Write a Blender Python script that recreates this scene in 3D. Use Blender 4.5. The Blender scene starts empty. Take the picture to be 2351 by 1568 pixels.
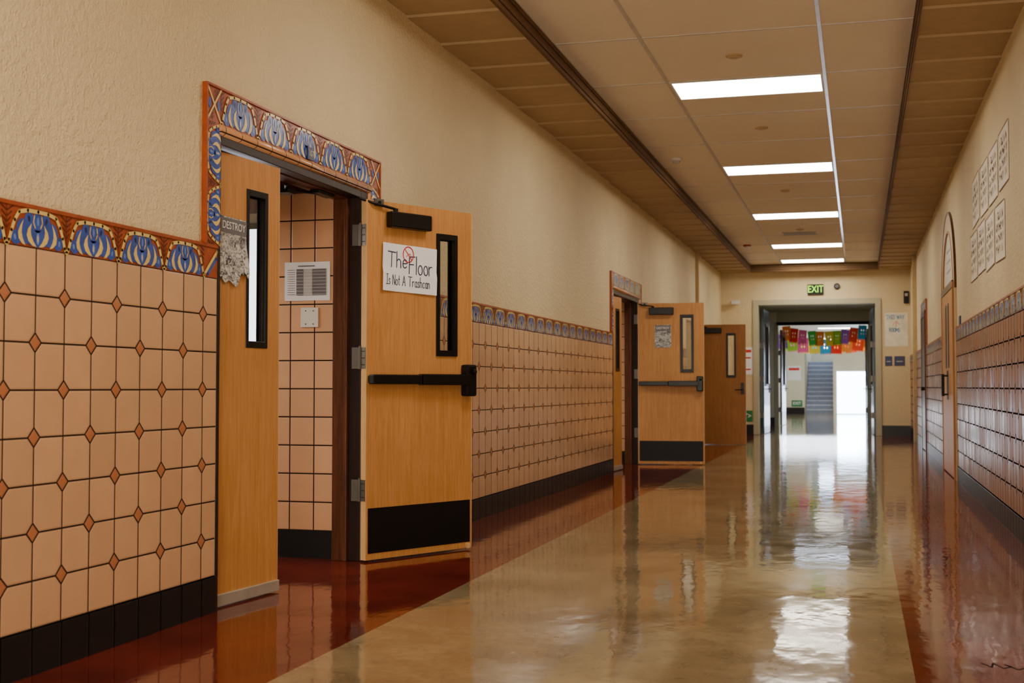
import bpy, math, random
from mathutils import Vector, Matrix
random.seed(3)
S = bpy.context.scene
COL = S.collection

# ------------------------------------------------------------------ materials
def C(r, g, b):
    f = lambda v: (v/255/12.92) if v/255 <= .04045 else ((v/255+.055)/1.055)**2.4
    return (f(r), f(g), f(b), 1)

class NT:
    def __init__(s, name):
        s.m = bpy.data.materials.new(name); s.m.use_nodes = True
        s.t = s.m.node_tree; s.b = s.t.nodes['Principled BSDF']
        s.pos = None
    def n(s, t, **k):
        x = s.t.nodes.new(t)
        for a, v in k.items(): setattr(x, a, v)
        return x
    def set(s, sock, v):
        if isinstance(v, bpy.types.NodeSocket): s.t.links.new(v, sock)
        else: sock.default_value = v
    def math(s, op, a, b=0, c=0):
        x = s.n('ShaderNodeMath', operation=op)
        s.set(x.inputs[0], a); s.set(x.inputs[1], b); s.set(x.inputs[2], c)
        return x.outputs[0]
    def mix(s, f, a, b):
        x = s.n('ShaderNodeMix', data_type='RGBA')
        s.set(x.inputs[0], f); s.set(x.inputs[6], a); s.set(x.inputs[7], b)
        return x.outputs[2]
    def P(s):
        if not s.pos: s.pos = s.n('ShaderNodeNewGeometry').outputs['Position']
        return s.pos
    def xyz(s):
        x = s.n('ShaderNodeSeparateXYZ'); s.set(x.inputs[0], s.P()); return x.outputs
    def noise(s, scale, detail=3, rough=.5, vec=None, sc=None, dist=0):
        x = s.n('ShaderNodeTexNoise'); s.set(x.inputs['Scale'], scale)
        x.inputs['Detail'].default_value = detail; x.inputs['Roughness'].default_value = rough
        x.inputs['Distortion'].default_value = dist
        v = vec if vec is not None else s.P()
        if sc:
            mp = s.n('ShaderNodeMapping'); s.set(mp.inputs[0], v); mp.inputs['Scale'].default_value = sc; v = mp.outputs[0]
        s.set(x.inputs['Vector'], v)
        return x.outputs[0]
    def ramp(s, v, a, b, lo=0, hi=1):
        x = s.n('ShaderNodeMapRange'); x.clamp = True
        s.set(x.inputs[0], v); x.inputs[1].default_value = a; x.inputs[2].default_value = b
        x.inputs[3].default_value = lo; x.inputs[4].default_value = hi
        return x.outputs[0]
    def bump(s, h, strength=.3, dist=.01):
        x = s.n('ShaderNodeBump'); x.inputs['Strength'].default_value = strength; x.inputs['Distance'].default_value = dist
        s.set(x.inputs['Height'], h); s.set(s.b.inputs['Normal'], x.outputs[0])
    def base(s, col, rough=.5, metal=0, coat=0):
        s.set(s.b.inputs['Base Color'], col); s.set(s.b.inputs['Roughness'], rough)
        s.b.inputs['Metallic'].default_value = metal; s.b.inputs['Coat Weight'].default_value = coat

def sc(c, k): return (min(1, c[0]*k), min(1, c[1]*k), min(1, c[2]*k), 1)

def mat(name, col, rough=.5, metal=0, var=.1, scale=8, bump=0, bscale=80, coat=0, spec=.5):
    n = NT(name)
    c = n.mix(n.ramp(n.noise(scale, 4), .3, .7), sc(col, 1-var), sc(col, 1+var))
    n.base(c, rough, metal, coat); n.b.inputs['Specular IOR Level'].default_value = spec
    if bump: n.bump(n.noise(bscale, 3), bump, .004)
    return n.m

def emis(name, col, strength):
    n = NT(name); n.base(col, .5)
    c = n.mix(n.noise(3), col, sc(col, .97))
    n.set(n.b.inputs['Emission Color'], c); n.b.inputs['Emission Strength'].default_value = strength
    return n.m

def wood(name, col, dark, rough=.35, sx=(14, 14, .9)):
    n = NT(name)
    a = n.noise(3, 6, .65, sc=sx, dist=1.2)
    b = n.noise(2.0, 3, .5, sc=(40, 40, 1.0))
    f = n.math('ADD', n.math('MULTIPLY', a, .65), n.math('MULTIPLY', b, .35))
    c = n.mix(n.ramp(f, .36, .64), dark, col)
    c = n.mix(n.ramp(n.noise(1.7, 4, .6), .35, .7, 0, .45), c, sc(dark, .82))
    n.base(c, rough); n.b.inputs['Specular IOR Level'].default_value = .25
    return n.m

def tissue(name, col):
    n = NT(name)
    c = n.mix(n.noise(6), sc(col, .92), sc(col, 1.06))
    d = n.n('ShaderNodeBsdfDiffuse'); t = n.n('ShaderNodeBsdfTranslucent')
    n.set(d.inputs[0], c); n.set(t.inputs[0], c)
    mx = n.n('ShaderNodeMixShader'); mx.inputs[0].default_value = .6
    n.set(mx.inputs[1], d.outputs[0]); n.set(mx.inputs[2], t.outputs[0])
    n.t.links.new(mx.outputs[0], n.t.nodes['Material Output'].inputs[0])
    return n.m

def tile_mat(name, axis, diamonds, tile, dia, grout, rough, w=.172, off=5.128, gw=.014, spec=.5, bump=.5, rvar=0):
    n = NT(name); o = n.xyz()
    u = n.math('DIVIDE', n.math('SUBTRACT', o[axis], off), w)
    v = n.math('DIVIDE', n.math('SUBTRACT', o[2], .165), .1706)
    ru = n.math('ROUND', u); rv = n.math('ROUND', v)
    fu = n.math('ABSOLUTE', n.math('SUBTRACT', u, ru)); fv = n.math('ABSOLUTE', n.math('SUBTRACT', v, rv))
    g = n.math('MINIMUM', fu, fv)
    wn = n.n('ShaderNodeTexWhiteNoise', noise_dimensions='2D')
    cx = n.n('ShaderNodeCombineXYZ'); n.set(cx.inputs[0], n.math('FLOOR', u)); n.set(cx.inputs[1], n.math('FLOOR', v))
    n.set(wn.inputs['Vector'], cx.outputs[0])
    cv = n.mix(wn.outputs[0], sc(tile, .92), sc(tile, 1.07))
    cv = n.mix(n.ramp(n.noise(9, 4), .35, .7, 0, .4), cv, sc(tile, .86))
    R = .205
    if diamonds:
        par = n.math('FLOORED_MODULO', n.math('ADD', ru, rv), 2)
        par = n.math('MULTIPLY', par, n.math('MULTIPLY', n.math('GREATER_THAN', v, .5), n.math('LESS_THAN', v, 7.5)))
        ds = n.math('ADD', fu, fv)
        ind = n.math('MULTIPLY', par, n.math('LESS_THAN', ds, R))
        d1 = n.math('ADD', g, n.math('MULTIPLY', ind, 10))
        d2 = n.math('ADD', n.math('MULTIPLY', n.math('ABSOLUTE', n.math('SUBTRACT', ds, R)), .7), n.math('MULTIPLY', n.math('SUBTRACT', 1, par), 10))
        dist = n.math('MINIMUM', d1, d2)
        cv = n.mix(ind, cv, dia)
    else:
        dist = g
    line = n.ramp(dist, gw, gw+.01, 1, 0)
    rt = n.math('ADD', rough, n.math('MULTIPLY', wn.outputs[0], rvar)) if rvar else rough
    n.base(n.mix(line, cv, grout), n.math('ADD', rt, n.math('MULTIPLY', line, .5)))
    n.set(n.b.inputs['Specular IOR Level'], n.math('MULTIPLY', n.math('SUBTRACT', 1, line), spec))
    n.bump(n.math('ADD', n.ramp(dist, .01, .05), n.math('MULTIPLY', n.noise(14, 3), .25)), bump, .003)
    return n.m

def plaster(name, col, b=.5):
    n = NT(name)
    c = n.mix(n.ramp(n.noise(1.2, 5), .3, .7), sc(col, .92), sc(col, 1.04))
    n.base(c, .6); n.b.inputs['Specular IOR Level'].default_value = .35
    n.bump(n.math('ADD', n.noise(30, 4, .6), n.math('MULTIPLY', n.noise(100, 2), .4)), b, .012)
    return n.m

M = {}
M['plaster'] = plaster('cream_stucco', C(225, 205, 162), 1.0)
M['plaster_far'] = plaster('far_hall_plaster', C(222, 216, 196), .2)
M['olive'] = plaster('passage_paint', C(184, 178, 150), .2)
M['tile'] = tile_mat('glazed_peach_tile', 1, True, C(212, 168, 128), C(184, 118, 78), C(50, 39, 34), .2, gw=.016, spec=.6)
M['tile_right'] = tile_mat('glossy_tan_tile', 1, True, C(160, 112, 78), C(130, 80, 52), C(30, 24, 24), .24, gw=.03, spec=.2, bump=.18, rvar=.14)
M['tile_vest'] = tile_mat('plain_peach_tile', 0, False, C(220, 168, 126), C(200, 120, 70), C(44, 34, 32), .3, w=.158, off=-3.02, gw=.018)
M['black_tile'] = tile_mat('black_base_tile', 1, False, C(30, 28, 29), C(38, 36, 36), C(12, 11, 11), .35, spec=.22)
M['black_base'] = mat('black_base', C(26, 25, 27), .35, spec=.3)
M['rust'] = mat('rust_glaze', C(156, 72, 34), .3, var=.18, scale=20, spec=.35)
M['rustd'] = mat('rust_dark_glaze', C(92, 36, 20), .3, spec=.3)
M['blue'] = mat('blue_glaze', C(50, 82, 172), .22, var=.2, scale=25, spec=.45)
M['bluel'] = mat('light_blue_glaze', C(104, 136, 210), .25, var=.1, scale=25, spec=.4)
M['blued'] = mat('dark_blue_glaze', C(22, 32, 86), .25, spec=.4)
M['yel'] = mat('yellow_glaze', C(228, 200, 118), .25, var=.12, scale=25, spec=.45)
M['peach'] = tile_mat('peach_bullnose', 1, False, C(206, 150, 104), C(0, 0, 0), C(60, 44, 36), .22, w=.16)
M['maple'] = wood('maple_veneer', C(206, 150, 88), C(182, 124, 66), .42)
M['maple_d'] = wood('darker_veneer', C(186, 128, 70), C(162, 106, 54), .45)  # darker maple tone, used on one door and the arched door frame
M['maple_e'] = wood('maple_edge', C(226, 186, 130), C(206, 162, 106), .5)
M['brown'] = wood('dark_stained_frame', C(108, 60, 34), C(66, 34, 19), .35)
M['frame_shadow'] = wood('shadow_toned_frame', C(52, 34, 26), C(34, 22, 18), .4)  # shadow on the frame's front part, painted in as near-black wood
M['black'] = mat('black_metal', C(18, 17, 18), .35, .2, spec=.35)
M['kick'] = mat('black_kick', C(16, 15, 17), .5, spec=.25)
M['steel'] = mat('dull_steel', C(112, 108, 104), .4, .8)
M['alu'] = mat('aluminium_strip', C(186, 180, 166), .45, .5)
M['white'] = mat('white_plastic', C(225, 222, 214), .45, var=.03)
M['paper'] = mat('white_paper', C(240, 240, 246), .8, var=.03)
M['sheet'] = mat('laminated_sheet', C(238, 228, 208), .6, var=.05, spec=.2)
M['inkb'] = mat('brown_ink', C(104, 76, 60), .8, spec=.1)
M['ink'] = mat('navy_marker', C(26, 30, 66), .7)
M['redink'] = mat('red_marker', C(206, 40, 40), .7)
M['grey'] = mat('grey_print', C(104, 102, 106), .8)
M['greyl'] = mat('light_grey_print', C(180, 178, 178), .8)
M['navy'] = mat('navy_sign', C(28, 38, 88), .35)
M['olivem'] = mat('door_grey_paint', C(66, 78, 90), .25)
M['dark'] = mat('dark_void', C(16, 14, 14), .8, spec=.1)
M['redceil'] = tile_mat('red_brown_soffit', 0, False, C(150, 76, 48), C(0, 0, 0), C(60, 30, 22), .5, w=.12)
M['trimb'] = mat('brown_moulding', C(112, 84, 58), .75, spec=.15)
M['panel'] = mat('acoustic_side_panel', C(180, 152, 112), .75, var=.05, bump=.2, spec=.2)
M['rail'] = mat('grid_rail', C(204, 196, 184), .45, .0)
M['rail_sheen'] = mat('sheen_tinted_rail', C(222, 224, 255), .2, .3)  # daylight reflection put into this rail's bluish white colour
M['green'] = emis('exit_green', C(150, 240, 30), 1.5)
M['greenp'] = mat('green_sign', C(20, 120, 70), .4)
M['pale'] = mat('pale_lettering', C(226, 226, 220), .6)
M['pposter'] = mat('pale_poster', C(232, 224, 204), .7)
M['redp'] = mat('red_plastic', C(170, 40, 30), .4)
M['stair'] = mat('grey_stair', C(150, 160, 186), .5)
M['stairn'] = mat('stair_nosing', C(206, 212, 230), .5)
M['concrete'] = mat('conduit_paint', C(196, 168, 120), .5)
M['light'] = emis('light_diffuser', (1, .91, .76, 1), 22)
M['day'] = emis('daylight_pane', (.66, .80, 1, 1), 17)
M['day2'] = emis('daylight_pane_room', (.9, .9, 1, 1), 4)

def ceil_mat():
    n = NT('acoustic_ceiling_tile')
    c = n.mix(n.ramp(n.noise(160, 2), .35, .6), C(242, 228, 204), C(248, 236, 214))
    c = n.mix(n.ramp(n.noise(1.1, 2), .4, .7, 0, .3), c, C(234, 216, 188))
    n.base(c, .85); n.b.inputs['Specular IOR Level'].default_value = .15
    n.bump(n.noise(180, 2), .15, .003); return n.m
M['ceil'] = ceil_mat()

def floor_mat():
    n = NT('polished_floor'); o = n.xyz()
    tan = n.mix(n.ramp(n.noise(1.3, 7, .7), .34, .66), C(112, 98, 72), C(154, 138, 106))
    tan = n.mix(n.ramp(n.noise(9, 5, .75, dist=1), .48, .75, 0, .4), tan, C(92, 78, 56))
    red = n.mix(n.ramp(n.noise(2.2, 5, .6), .35, .68), C(82, 22, 16), C(112, 36, 25))
    m = n.math('MAXIMUM', n.math('LESS_THAN', o[0], -2.0), n.math('GREATER_THAN', o[0], .18))
    m = n.math('MULTIPLY', m, n.math('LESS_THAN', o[1], 27.6))
    n.base(n.mix(m, tan, red), n.ramp(n.noise(3, 4, .6), .3, .7, .04, .10))
    n.b.inputs['Specular IOR Level'].default_value = .5
    h = n.math('ADD', n.noise(3, 2, .4, sc=(3.4, 1.7, 1)), n.math('MULTIPLY', n.noise(16, 2, .5, sc=(2.0, 1.2, 1)), .12))
    n.bump(h, .10, .013)
    return n.m
M['floor'] = floor_mat()

def glass_mat():
    n = NT('lite_glass')
    tr = n.n('ShaderNodeBsdfTransparent'); tr.inputs[0].default_value = (.95, .96, .96, 1)
    gl = n.n('ShaderNodeBsdfGlossy'); gl.inputs['Roughness'].default_value = .03
    lw = n.n('ShaderNodeLayerWeight'); lw.inputs[0].default_value = .5; mx = n.n('ShaderNodeMixShader')
    f = n.math('ADD', n.math('MULTIPLY', n.math('POWER', lw.outputs['Facing'], 4), .6), n.math('ADD', .04, n.math('MULTIPLY', n.noise(4), .03)))
    n.set(mx.inputs[0], f); n.set(mx.inputs[1], tr.outputs[0]); n.set(mx.inputs[2], gl.outputs[0])
    n.t.links.new(mx.outputs[0], n.t.nodes['Material Output'].inputs[0])
    return n.m
M['glass'] = glass_mat()

def poster_mat():
    n = NT('grey_poster_print')
    tc = n.n('ShaderNodeTexCoord').outputs['Object']
    a = n.noise(34, 6, .75, vec=tc, dist=1.5)
    n.base(n.mix(n.ramp(a, .40, .58), C(48, 46, 50), C(214, 212, 208)), .75)
    return n.m
M['poster'] = poster_mat()

# ------------------------------------------------------------------ mesh builder
class MB:
    def __init__(s): s.v = []; s.f = []; s.mi = []; s.mats = []
    def m(s, key):
        if key not in s.mats: s.mats.append(key)
        return s.mats.index(key)
    def poly(s, pts, key):
        i = len(s.v); s.v += [tuple(p) for p in pts]; s.f.append(tuple(range(i, i+len(pts)))); s.mi.append(s.m(key))
    def box(s, x0, x1, y0, y1, z0, z1, key, T=None):
        i = len(s.v)
        P = [(x0,y0,z0),(x1,y0,z0),(x1,y1,z0),(x0,y1,z0),(x0,y0,z1),(x1,y0,z1),(x1,y1,z1),(x0,y1,z1)]
        if T: P = [tuple(T @ Vector(p)) for p in P]
        s.v += P
        for f in [(0,3,2,1),(4,5,6,7),(0,1,5,4),(1,2,6,5),(2,3,7,6),(3,0,4,7)]:
            s.f.append(tuple(i+a for a in f)); s.mi.append(s.m(key))
    def cyl(s, p0, p1, r, key, seg=14, r1=None):
        p0 = Vector(p0); p1 = Vector(p1); d = (p1-p0).normalized()
        a = d.orthogonal().normalized(); b = d.cross(a); r1 = r if r1 is None else r1
        i = len(s.v)
        for p, rr in ((p0, r), (p1, r1)):
            for k in range(seg):
                t = 2*math.pi*k/seg; s.v.append(tuple(p + (a*math.cos(t)+b*math.sin(t))*rr))
        for k in range(seg):
            k2 = (k+1) % seg; s.f.append((i+k, i+k2, i+seg+k2, i+seg+k)); s.mi.append(s.m(key))
        s.f.append(tuple(i+k for k in reversed(range(seg)))); s.mi.append(s.m(key))
        s.f.append(tuple(i+seg+k for k in range(seg))); s.mi.append(s.m(key))
    def ribbon(s, pts, w, P, key, off=0, dots=True):
        for (a, b) in zip(pts[:-1], pts[1:]):
            dx, dy = b[0]-a[0], b[1]-a[1]; L = math.hypot(dx, dy) or 1e-6
            nx, ny = -dy/L*w/2, dx/L*w/2
            s.poly([P(a[0]+nx, a[1]+ny, off), P(b[0]+nx, b[1]+ny, off), P(b[0]-nx, b[1]-ny, off), P(a[0]-nx, a[1]-ny, off)], key)
        if dots:
            for q in pts:
                s.poly([P(q[0]+w/2*math.cos(k*math.pi/3), q[1]+w/2*math.sin(k*math.pi/3), off) for k in range(6)], key)
    def obj(s, name, parent=None, bevel=0, smooth=False, mw=None, kind=None, label=None, category=None, group=None):
        me = bpy.data.meshes.new(name); me.from_pydata(s.v, [], s.f); me.update()
        for k in s.mats: me.materials.append(M[k])
        me.polygons.foreach_set('material_index', s.mi)
        if smooth: me.polygons.foreach_set('use_smooth', [True]*len(s.f))
        o = bpy.data.objects.new(name, me); COL.objects.link(o)
        fin(o, parent, mw, kind, label, category, group)
        if bevel:
            b = o.modifiers.new('bevel', 'BEVEL'); b.width = bevel; b.segments = 2; b.limit_method = 'ANGLE'
        return o

def fin(o, parent=None, mw=None, kind=None, label=None, category=None, group=None):
    if parent: o.parent = parent
    if mw is not None: o.matrix_local = mw
    if kind: o['kind'] = kind
    if label: o['label'] = label
    if category: o['category'] = category
    if group: o['group'] = group

def empty(name, mw, **k):
    o = bpy.data.objects.new(name, None); o.empty_display_size = .1; COL.objects.link(o); fin(o, None, mw, **k); return o

def clone(root, mw, **k):
    r = root.copy(); COL.objects.link(r); r.matrix_local = mw
    for a, b in k.items(): r[a] = b
    for c in root.children:
        cc = c.copy(); cc.parent = r; COL.objects.link(cc)
    return r

def frame(loc, ang=0, tilt=0):
    return Matrix.Translation(Vector(loc)) @ Matrix.Rotation(ang, 4, 'Z') @ Matrix.Rotation(tilt, 4, 'Y')
FL, FR = math.pi/2, -math.pi/2

def font(mb, txt, size, x, z, key, y=-.002, bold=0, sx=1, warp=None):
    cu = bpy.data.curves.new('t', 'FONT'); cu.body = txt; cu.size = size; cu.align_x = 'CENTER'; cu.align_y = 'CENTER'; cu.offset = bold
    o = bpy.data.objects.new('t', cu); COL.objects.link(o)
    me = bpy.data.meshes.new_from_object(o.evaluated_get(bpy.context.evaluated_depsgraph_get()))
    bpy.data.objects.remove(o)
    for p in me.polygons:
        pts = []
        for i in p.vertices:
            c = me.vertices[i].co; X, Z = c.x*sx+x, c.y+z
            pts.append((X, y + (warp(X, Z) if warp else 0), Z))
        mb.poly(pts, key)

def arc(cx, cy, rx, ry, a0, a1, n=10):
    return [(cx+rx*math.cos(math.radians(a0+(a1-a0)*i/n)), cy+ry*math.sin(math.radians(a0+(a1-a0)*i/n))) for i in range(n+1)]
G = {
 'T': (.85, [[(0,1),(.85,.97)],[(.42,.98),(.4,0)]]),
 'h': (.5, [[(0,1.05),(0,0)],[(0,.4),(.15,.56),(.32,.55),(.42,.4),(.44,0)]]),
 'e': (.5, [[(.03,.3),(.46,.33)]+arc(.25,.3,.22,.28,10,320)]),
 'F': (.62, [[(0,1),(0,0)],[(0,1),(.62,1.02)],[(0,.55),(.48,.56)]]),
 'l': (.12, [[(.04,1.05),(.04,0)]]),
 'o': (.52, [arc(.26,.28,.24,.28,0,360,14)]),
 'r': (.4, [[(0,.55),(0,0)],[(0,.35),(.14,.52),(.38,.54)]]),
 'I': (.45, [[(.22,1),(.22,0)],[(0,1),(.45,1)],[(0,0),(.45,0)]]),
 's': (.4, [[(.36,.5),(.2,.58),(.05,.46),(.16,.32),(.33,.22),(.32,.05),(.15,0),(0,.08)]]),
 'N': (.6, [[(0,0),(0,1),(.58,0),(.58,1)]]),
 't': (.36, [[(.15,.95),(.15,.08),(.32,.02)],[(0,.62),(.34,.62)]]),
 'A': (.7, [[(0,0),(.35,1),(.68,0)],[(.13,.38),(.56,.38)]]),
 'a': (.5, [arc(.24,.28,.22,.28,40,330),[(.44,.56),(.44,.06),(.52,0)]]),
 'c': (.44, [arc(.25,.28,.22,.28,45,320)]),
 'n': (.48, [[(0,.56),(0,0)],[(0,.4),(.16,.56),(.34,.52),(.4,.3),(.42,0)]]),
 'H': (.6, [[(0,1),(0,0)],[(.55,1),(.55,0)],[(0,.5),(.55,.5)]]),
 'S': (.5, [[(.48,.9),(.25,1),(.05,.8),(.12,.58),(.4,.42),(.46,.2),(.25,0),(0,.1)]]),
 'W': (.8, [[(0,1),(.2,0),(.4,.8),(.6,0),(.8,1)]]),
 'Y': (.6, [[(0,1),(.3,.5),(.6,1)],[(.3,.5),(.3,0)]]),
 'R': (.55, [[(0,0),(0,1),(.35,1),(.5,.8),(.35,.55),(0,.5)],[(.25,.52),(.52,0)]]),
 'O': (.65, [arc(.32,.5,.3,.5,0,360,14)]),
 'M': (.75, [[(0,0),(.05,1),(.36,.3),(.68,1),(.74,0)]]),
 ' ': (.35, []),
}
def hand(mb, txt, x, z, size, w, key, P, gap=.16, slope=0, sx=1):
    for ch in txt:
        wd, st = G[ch]
        for s_ in st: mb.ribbon([(x+a*size*sx, z+b*size) for a, b in s_], w, P, key)
        x += (wd+gap)*size*sx; z += slope*(wd+gap)*size

# ------------------------------------------------------------------ dimensions
XL, XR = -2.87, 1.04
ZS, ZC = 3.48, 3.62
YE = 27.6
BT, WT, BB = .165, 1.53, 1.68
D = [0, 9.72]
open_L = [(5.25, 7.10), (5.25+9.72, 7.10+9.72), (21.75, 22.75)]

mb = MB(); mb.box(-6.2, 3.2, -3.1, 57, -.1, 0, 'floor')
mb.obj('floor', kind='structure', label='glossy polished tan floor with dark red borders', category='floor')

mb = MB(); y = -3
for a, b in open_L:
    mb.box(XL-.2, XL, y, a, 0, 3.75, 'plaster'); mb.box(XL-.2, XL, a, b, 2.2, 3.75, 'plaster'); y = b
mb.box(XL-.2, XL, y, YE, 0, 3.75, 'plaster')
mb.obj('wall_left', kind='structure', label='cream stucco corridor wall with classroom door openings', category='wall')
mb = MB(); mb.box(XR, XR+.2, -3, YE, 0, 3.75, 'plaster')
mb.obj('wall_right', kind='structure', label='cream stucco corridor wall above glossy tan tile', category='wall')
mb = MB(); mb.box(XL-.2, XR+.2, -3.2, -3, 0, 3.75, 'plaster')
mb.obj('wall_back', kind='structure', label='cream stucco wall closing the corridor', category='wall')
OX0, OX1, OZ = -2.10, .35, 2.80
mb = MB()
mb.box(XL-.2, OX0, YE, YE+.3, 0, 3.75, 'plaster'); mb.box(OX1, XR+.2, YE, YE+.3, 0, 3.75, 'plaster')
mb.box(OX0, OX1, YE, YE+.3, OZ, 3.75, 'plaster')
mb.obj('wall_end', kind='structure', label='cream cross wall with wide double door opening', category='wall')
mb = MB()
mb.box(OX0-.1, OX0+.015, YE-.03, YE+.32, 0, OZ+.1, 'olive'); mb.box(OX1-.015, OX1+.1, YE-.03, YE+.32, 0, OZ+.1, 'olive')
mb.box(OX0+.015, OX1-.015, YE-.03, YE+.32, OZ-.015, OZ+.1, 'olive')
mb.obj('trim_1', kind='structure', bevel=.006, label='painted frame around wide corridor doorway', category='door frame')

seg = [(-3, 5.25), (7.10, 14.97), (16.82, 21.75), (22.75, YE)]
mb = MB()
for a, b in seg: mb.box(XL, XL+.012, a, b, BT, WT, 'tile')
mb.obj('trim_2', kind='structure', label='peach glazed wall tiles with small orange diamond insets', category='wall tile')
mb = MB()
for a, b in seg: mb.box(XL, XL+.016, a, b, 0, BT, 'black_tile')
mb.obj('baseboard_left', kind='structure', label='black tile baseboard', category='baseboard')
segr = [(-3, 14.62), (16.88, 20.75), (22.45, YE)]
mb = MB()
for a, b in segr: mb.box(XR-.012, XR, a, b, BT, WT, 'tile_right')
mb.obj('trim_3', kind='structure', label='glossy tan wall tiles with diamond insets', category='wall tile')
mb = MB()
for a, b in segr: mb.box(XR-.016, XR, a, b, 0, BT, 'black_tile')
mb.obj('baseboard_right', kind='structure', label='black tile baseboard', category='baseboard')
mb = MB(); mb.box(OX1+.1, XR-.016, YE-.016, YE, 0, .22, 'black_base'); mb.box(XL+.016, OX0-.1, YE-.016, YE, 0, .22, 'black_base')
mb.obj('baseboard_end', kind='structure', label='black rubber baseboard', category='baseboard')

# ------------------------------------------------------------------ decorative band
def ell(mb, P, L, H, a, b, cx, cy, rx, ry, rot, key, off, n=14):
    pts = []
    for k in range(n):
        t = 2*math.pi*k/n; x = rx*math.cos(t)*L; y_ = ry*math.sin(t)*H
        c, s_ = math.cos(rot), math.sin(rot)
        pts.append(P(a+cx*L+x*c-y_*s_, b+cy*H+x*s_+y_*c, off))
    mb.poly(pts, key)
def motif(mb, P, a, L, b, H):
    q = lambda pts: [(a+x*L, b+y_*H) for x, y_ in pts]
    k_ = max(.7, min(1, L/.344)); w = .0105*k_
    mb.ribbon(q([(0, 0), (0, 1)]), .004, P, 'rustd', .0008, False)
    for k in (0, 1):
        for j in range(4):
            f = lambda x: x if k == 0 else 1-x
            mb.ribbon(q([(f(.005), .40+.15*j), (f(.05+.016*j), .54+.15*j if j < 3 else .99)]), .006, P, 'rustd', .001, False)
    # blue lower petals, curled side leaves and a three-part crown, inside a yellow ribbon
    for cx, cy, rx, ry, r in [(.15,.20,.085,.19,.05),(.85,.20,.085,.19,-.05),(.27,.38,.12,.34,.22),(.73,.38,.12,.34,-.22),(.5,.24,.22,.23,0),
                              (.5,.66,.08,.27,0),(.37,.66,.085,.26,.32),(.63,.66,.085,.26,-.32)]:
        ell(mb, P, L, H, a, b, cx, cy, rx, ry, r, 'blue', .0016+.0001*cx)
    for sg in (-1, 1):
        g = lambda pts: q([(.5+sg*x, y_) for x, y_ in pts])
        mb.poly([P(x, y_, .0030) for x, y_ in g([(.02,.02),(.09,.04),(.155,.15),(.185,.30),(.165,.46),(.105,.62),(.12,.44),(.11,.30),(.07,.15)])], 'yel')
        mb.poly([P(x, y_, .0031) for x, y_ in g([(.20,.02),(.26,.06),(.315,.18),(.325,.34),(.29,.52),(.235,.70),(.262,.50),(.268,.34),(.245,.18)])], 'yel')
        mb.ribbon(g([(.49,.0),(.465,.10),(.43,.36),(.38,.64),(.31,.87),(.17,.94),(0,.95)]), w*1.4, P, 'yel', .0034)
        mb.ribbon(g([(.045,.52),(.075,.66),(.06,.84)]), w*.55, P, 'yel', .003)
        ell(mb, P, L, H, a, b, .5+sg*.145, .73, .020, .09, -sg*.3, 'blued', .0024)
        ell(mb, P, L, H, a, b, .5+sg*.37, .20, .018, .08, -sg*.2, 'bluel', .0024)
    ell(mb, P, L, H, a, b, .5, .70, .018, .12, 0, 'bluel', .003)
    ell(mb, P, L, H, a, b, .5, .24, .028, .16, 0, 'bluel', .003); ell(mb, P, L, H, a, b, .5, .24, .010, .10, 0, 'yel', .0032)
def corner(mb, P, a, L, b, H):
    q = lambda pts: [(a+x*L, b+y_*H) for x, y_ in pts]
    mb.ribbon(q([(0,0),(1,1)]), .011, P, 'yel', .003); mb.ribbon(q([(0,1),(1,0)]), .011, P, 'yel', .0032)
    for k in range(3): mb.ribbon(q([(.15+.1*k, .05), (.5, .38-.1*k)]), .004, P, 'rustd', .002, False); mb.ribbon(q([(.85-.1*k, .95), (.5, .62+.1*k)]), .004, P, 'rustd', .002, False)
    ell(mb, P, L, H, a, b, .82, .5, .10, .16, 0, 'blue', .002); ell(mb, P, L, H, a, b, .18, .5, .10, .16, 0, 'blue', .002)

tn = [4]
def tname():
    n = 'trim_%d' % tn[0]; tn[0] += 1; return n

def band(wx, sg, a, b, joint=None, start=None):
    mb = MB(); x0, x1 = sorted((wx, wx+sg*.014)); lx0, lx1 = sorted((wx, wx+sg*.020))
    mb.box(x0, x1, a, b, WT, BB-.012, 'rust'); mb.box(lx0, lx1, a, b, BB-.012, BB+.002, 'rust')
    P = lambda s_, t, o: (wx+sg*(.0145+o), s_, t)
    H = BB-.013-WT
    if joint is not None:
        y = joint
        while y-.344 > (start or a): motif(mb, P, y-.344, .344, WT, H); y -= .344
        if b-joint > .03:
            mb.ribbon([(joint, WT+.01), (b-.01, BB-.03)], .016, P, 'yel', .003); mb.ribbon([(joint+.03, WT+.012), (b-.012, BB-.06)], .016, P, 'blue', .002)
    else:
        st = max(a, start or a); n = max(1, round((b-st)/.344)); L = (b-st)/n
        for i in range(n): motif(mb, P, st+i*L, L, WT, H)
    mb.obj(tname(), kind='structure', label='painted tile border with blue palmettes on rust red', category='tile border')
band(XL, 1, -3, 5.25, joint=5.128, start=2.5)
band(XL, 1, 7.10, 14.97); band(XL, 1, 16.82, 21.75); band(XL, 1, 22.75, YE)
band(XR, -1, -3, 14.62, start=5.0); band(XR, -1, 16.88, 20.75); band(XR, -1, 22.45, YE)

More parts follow.
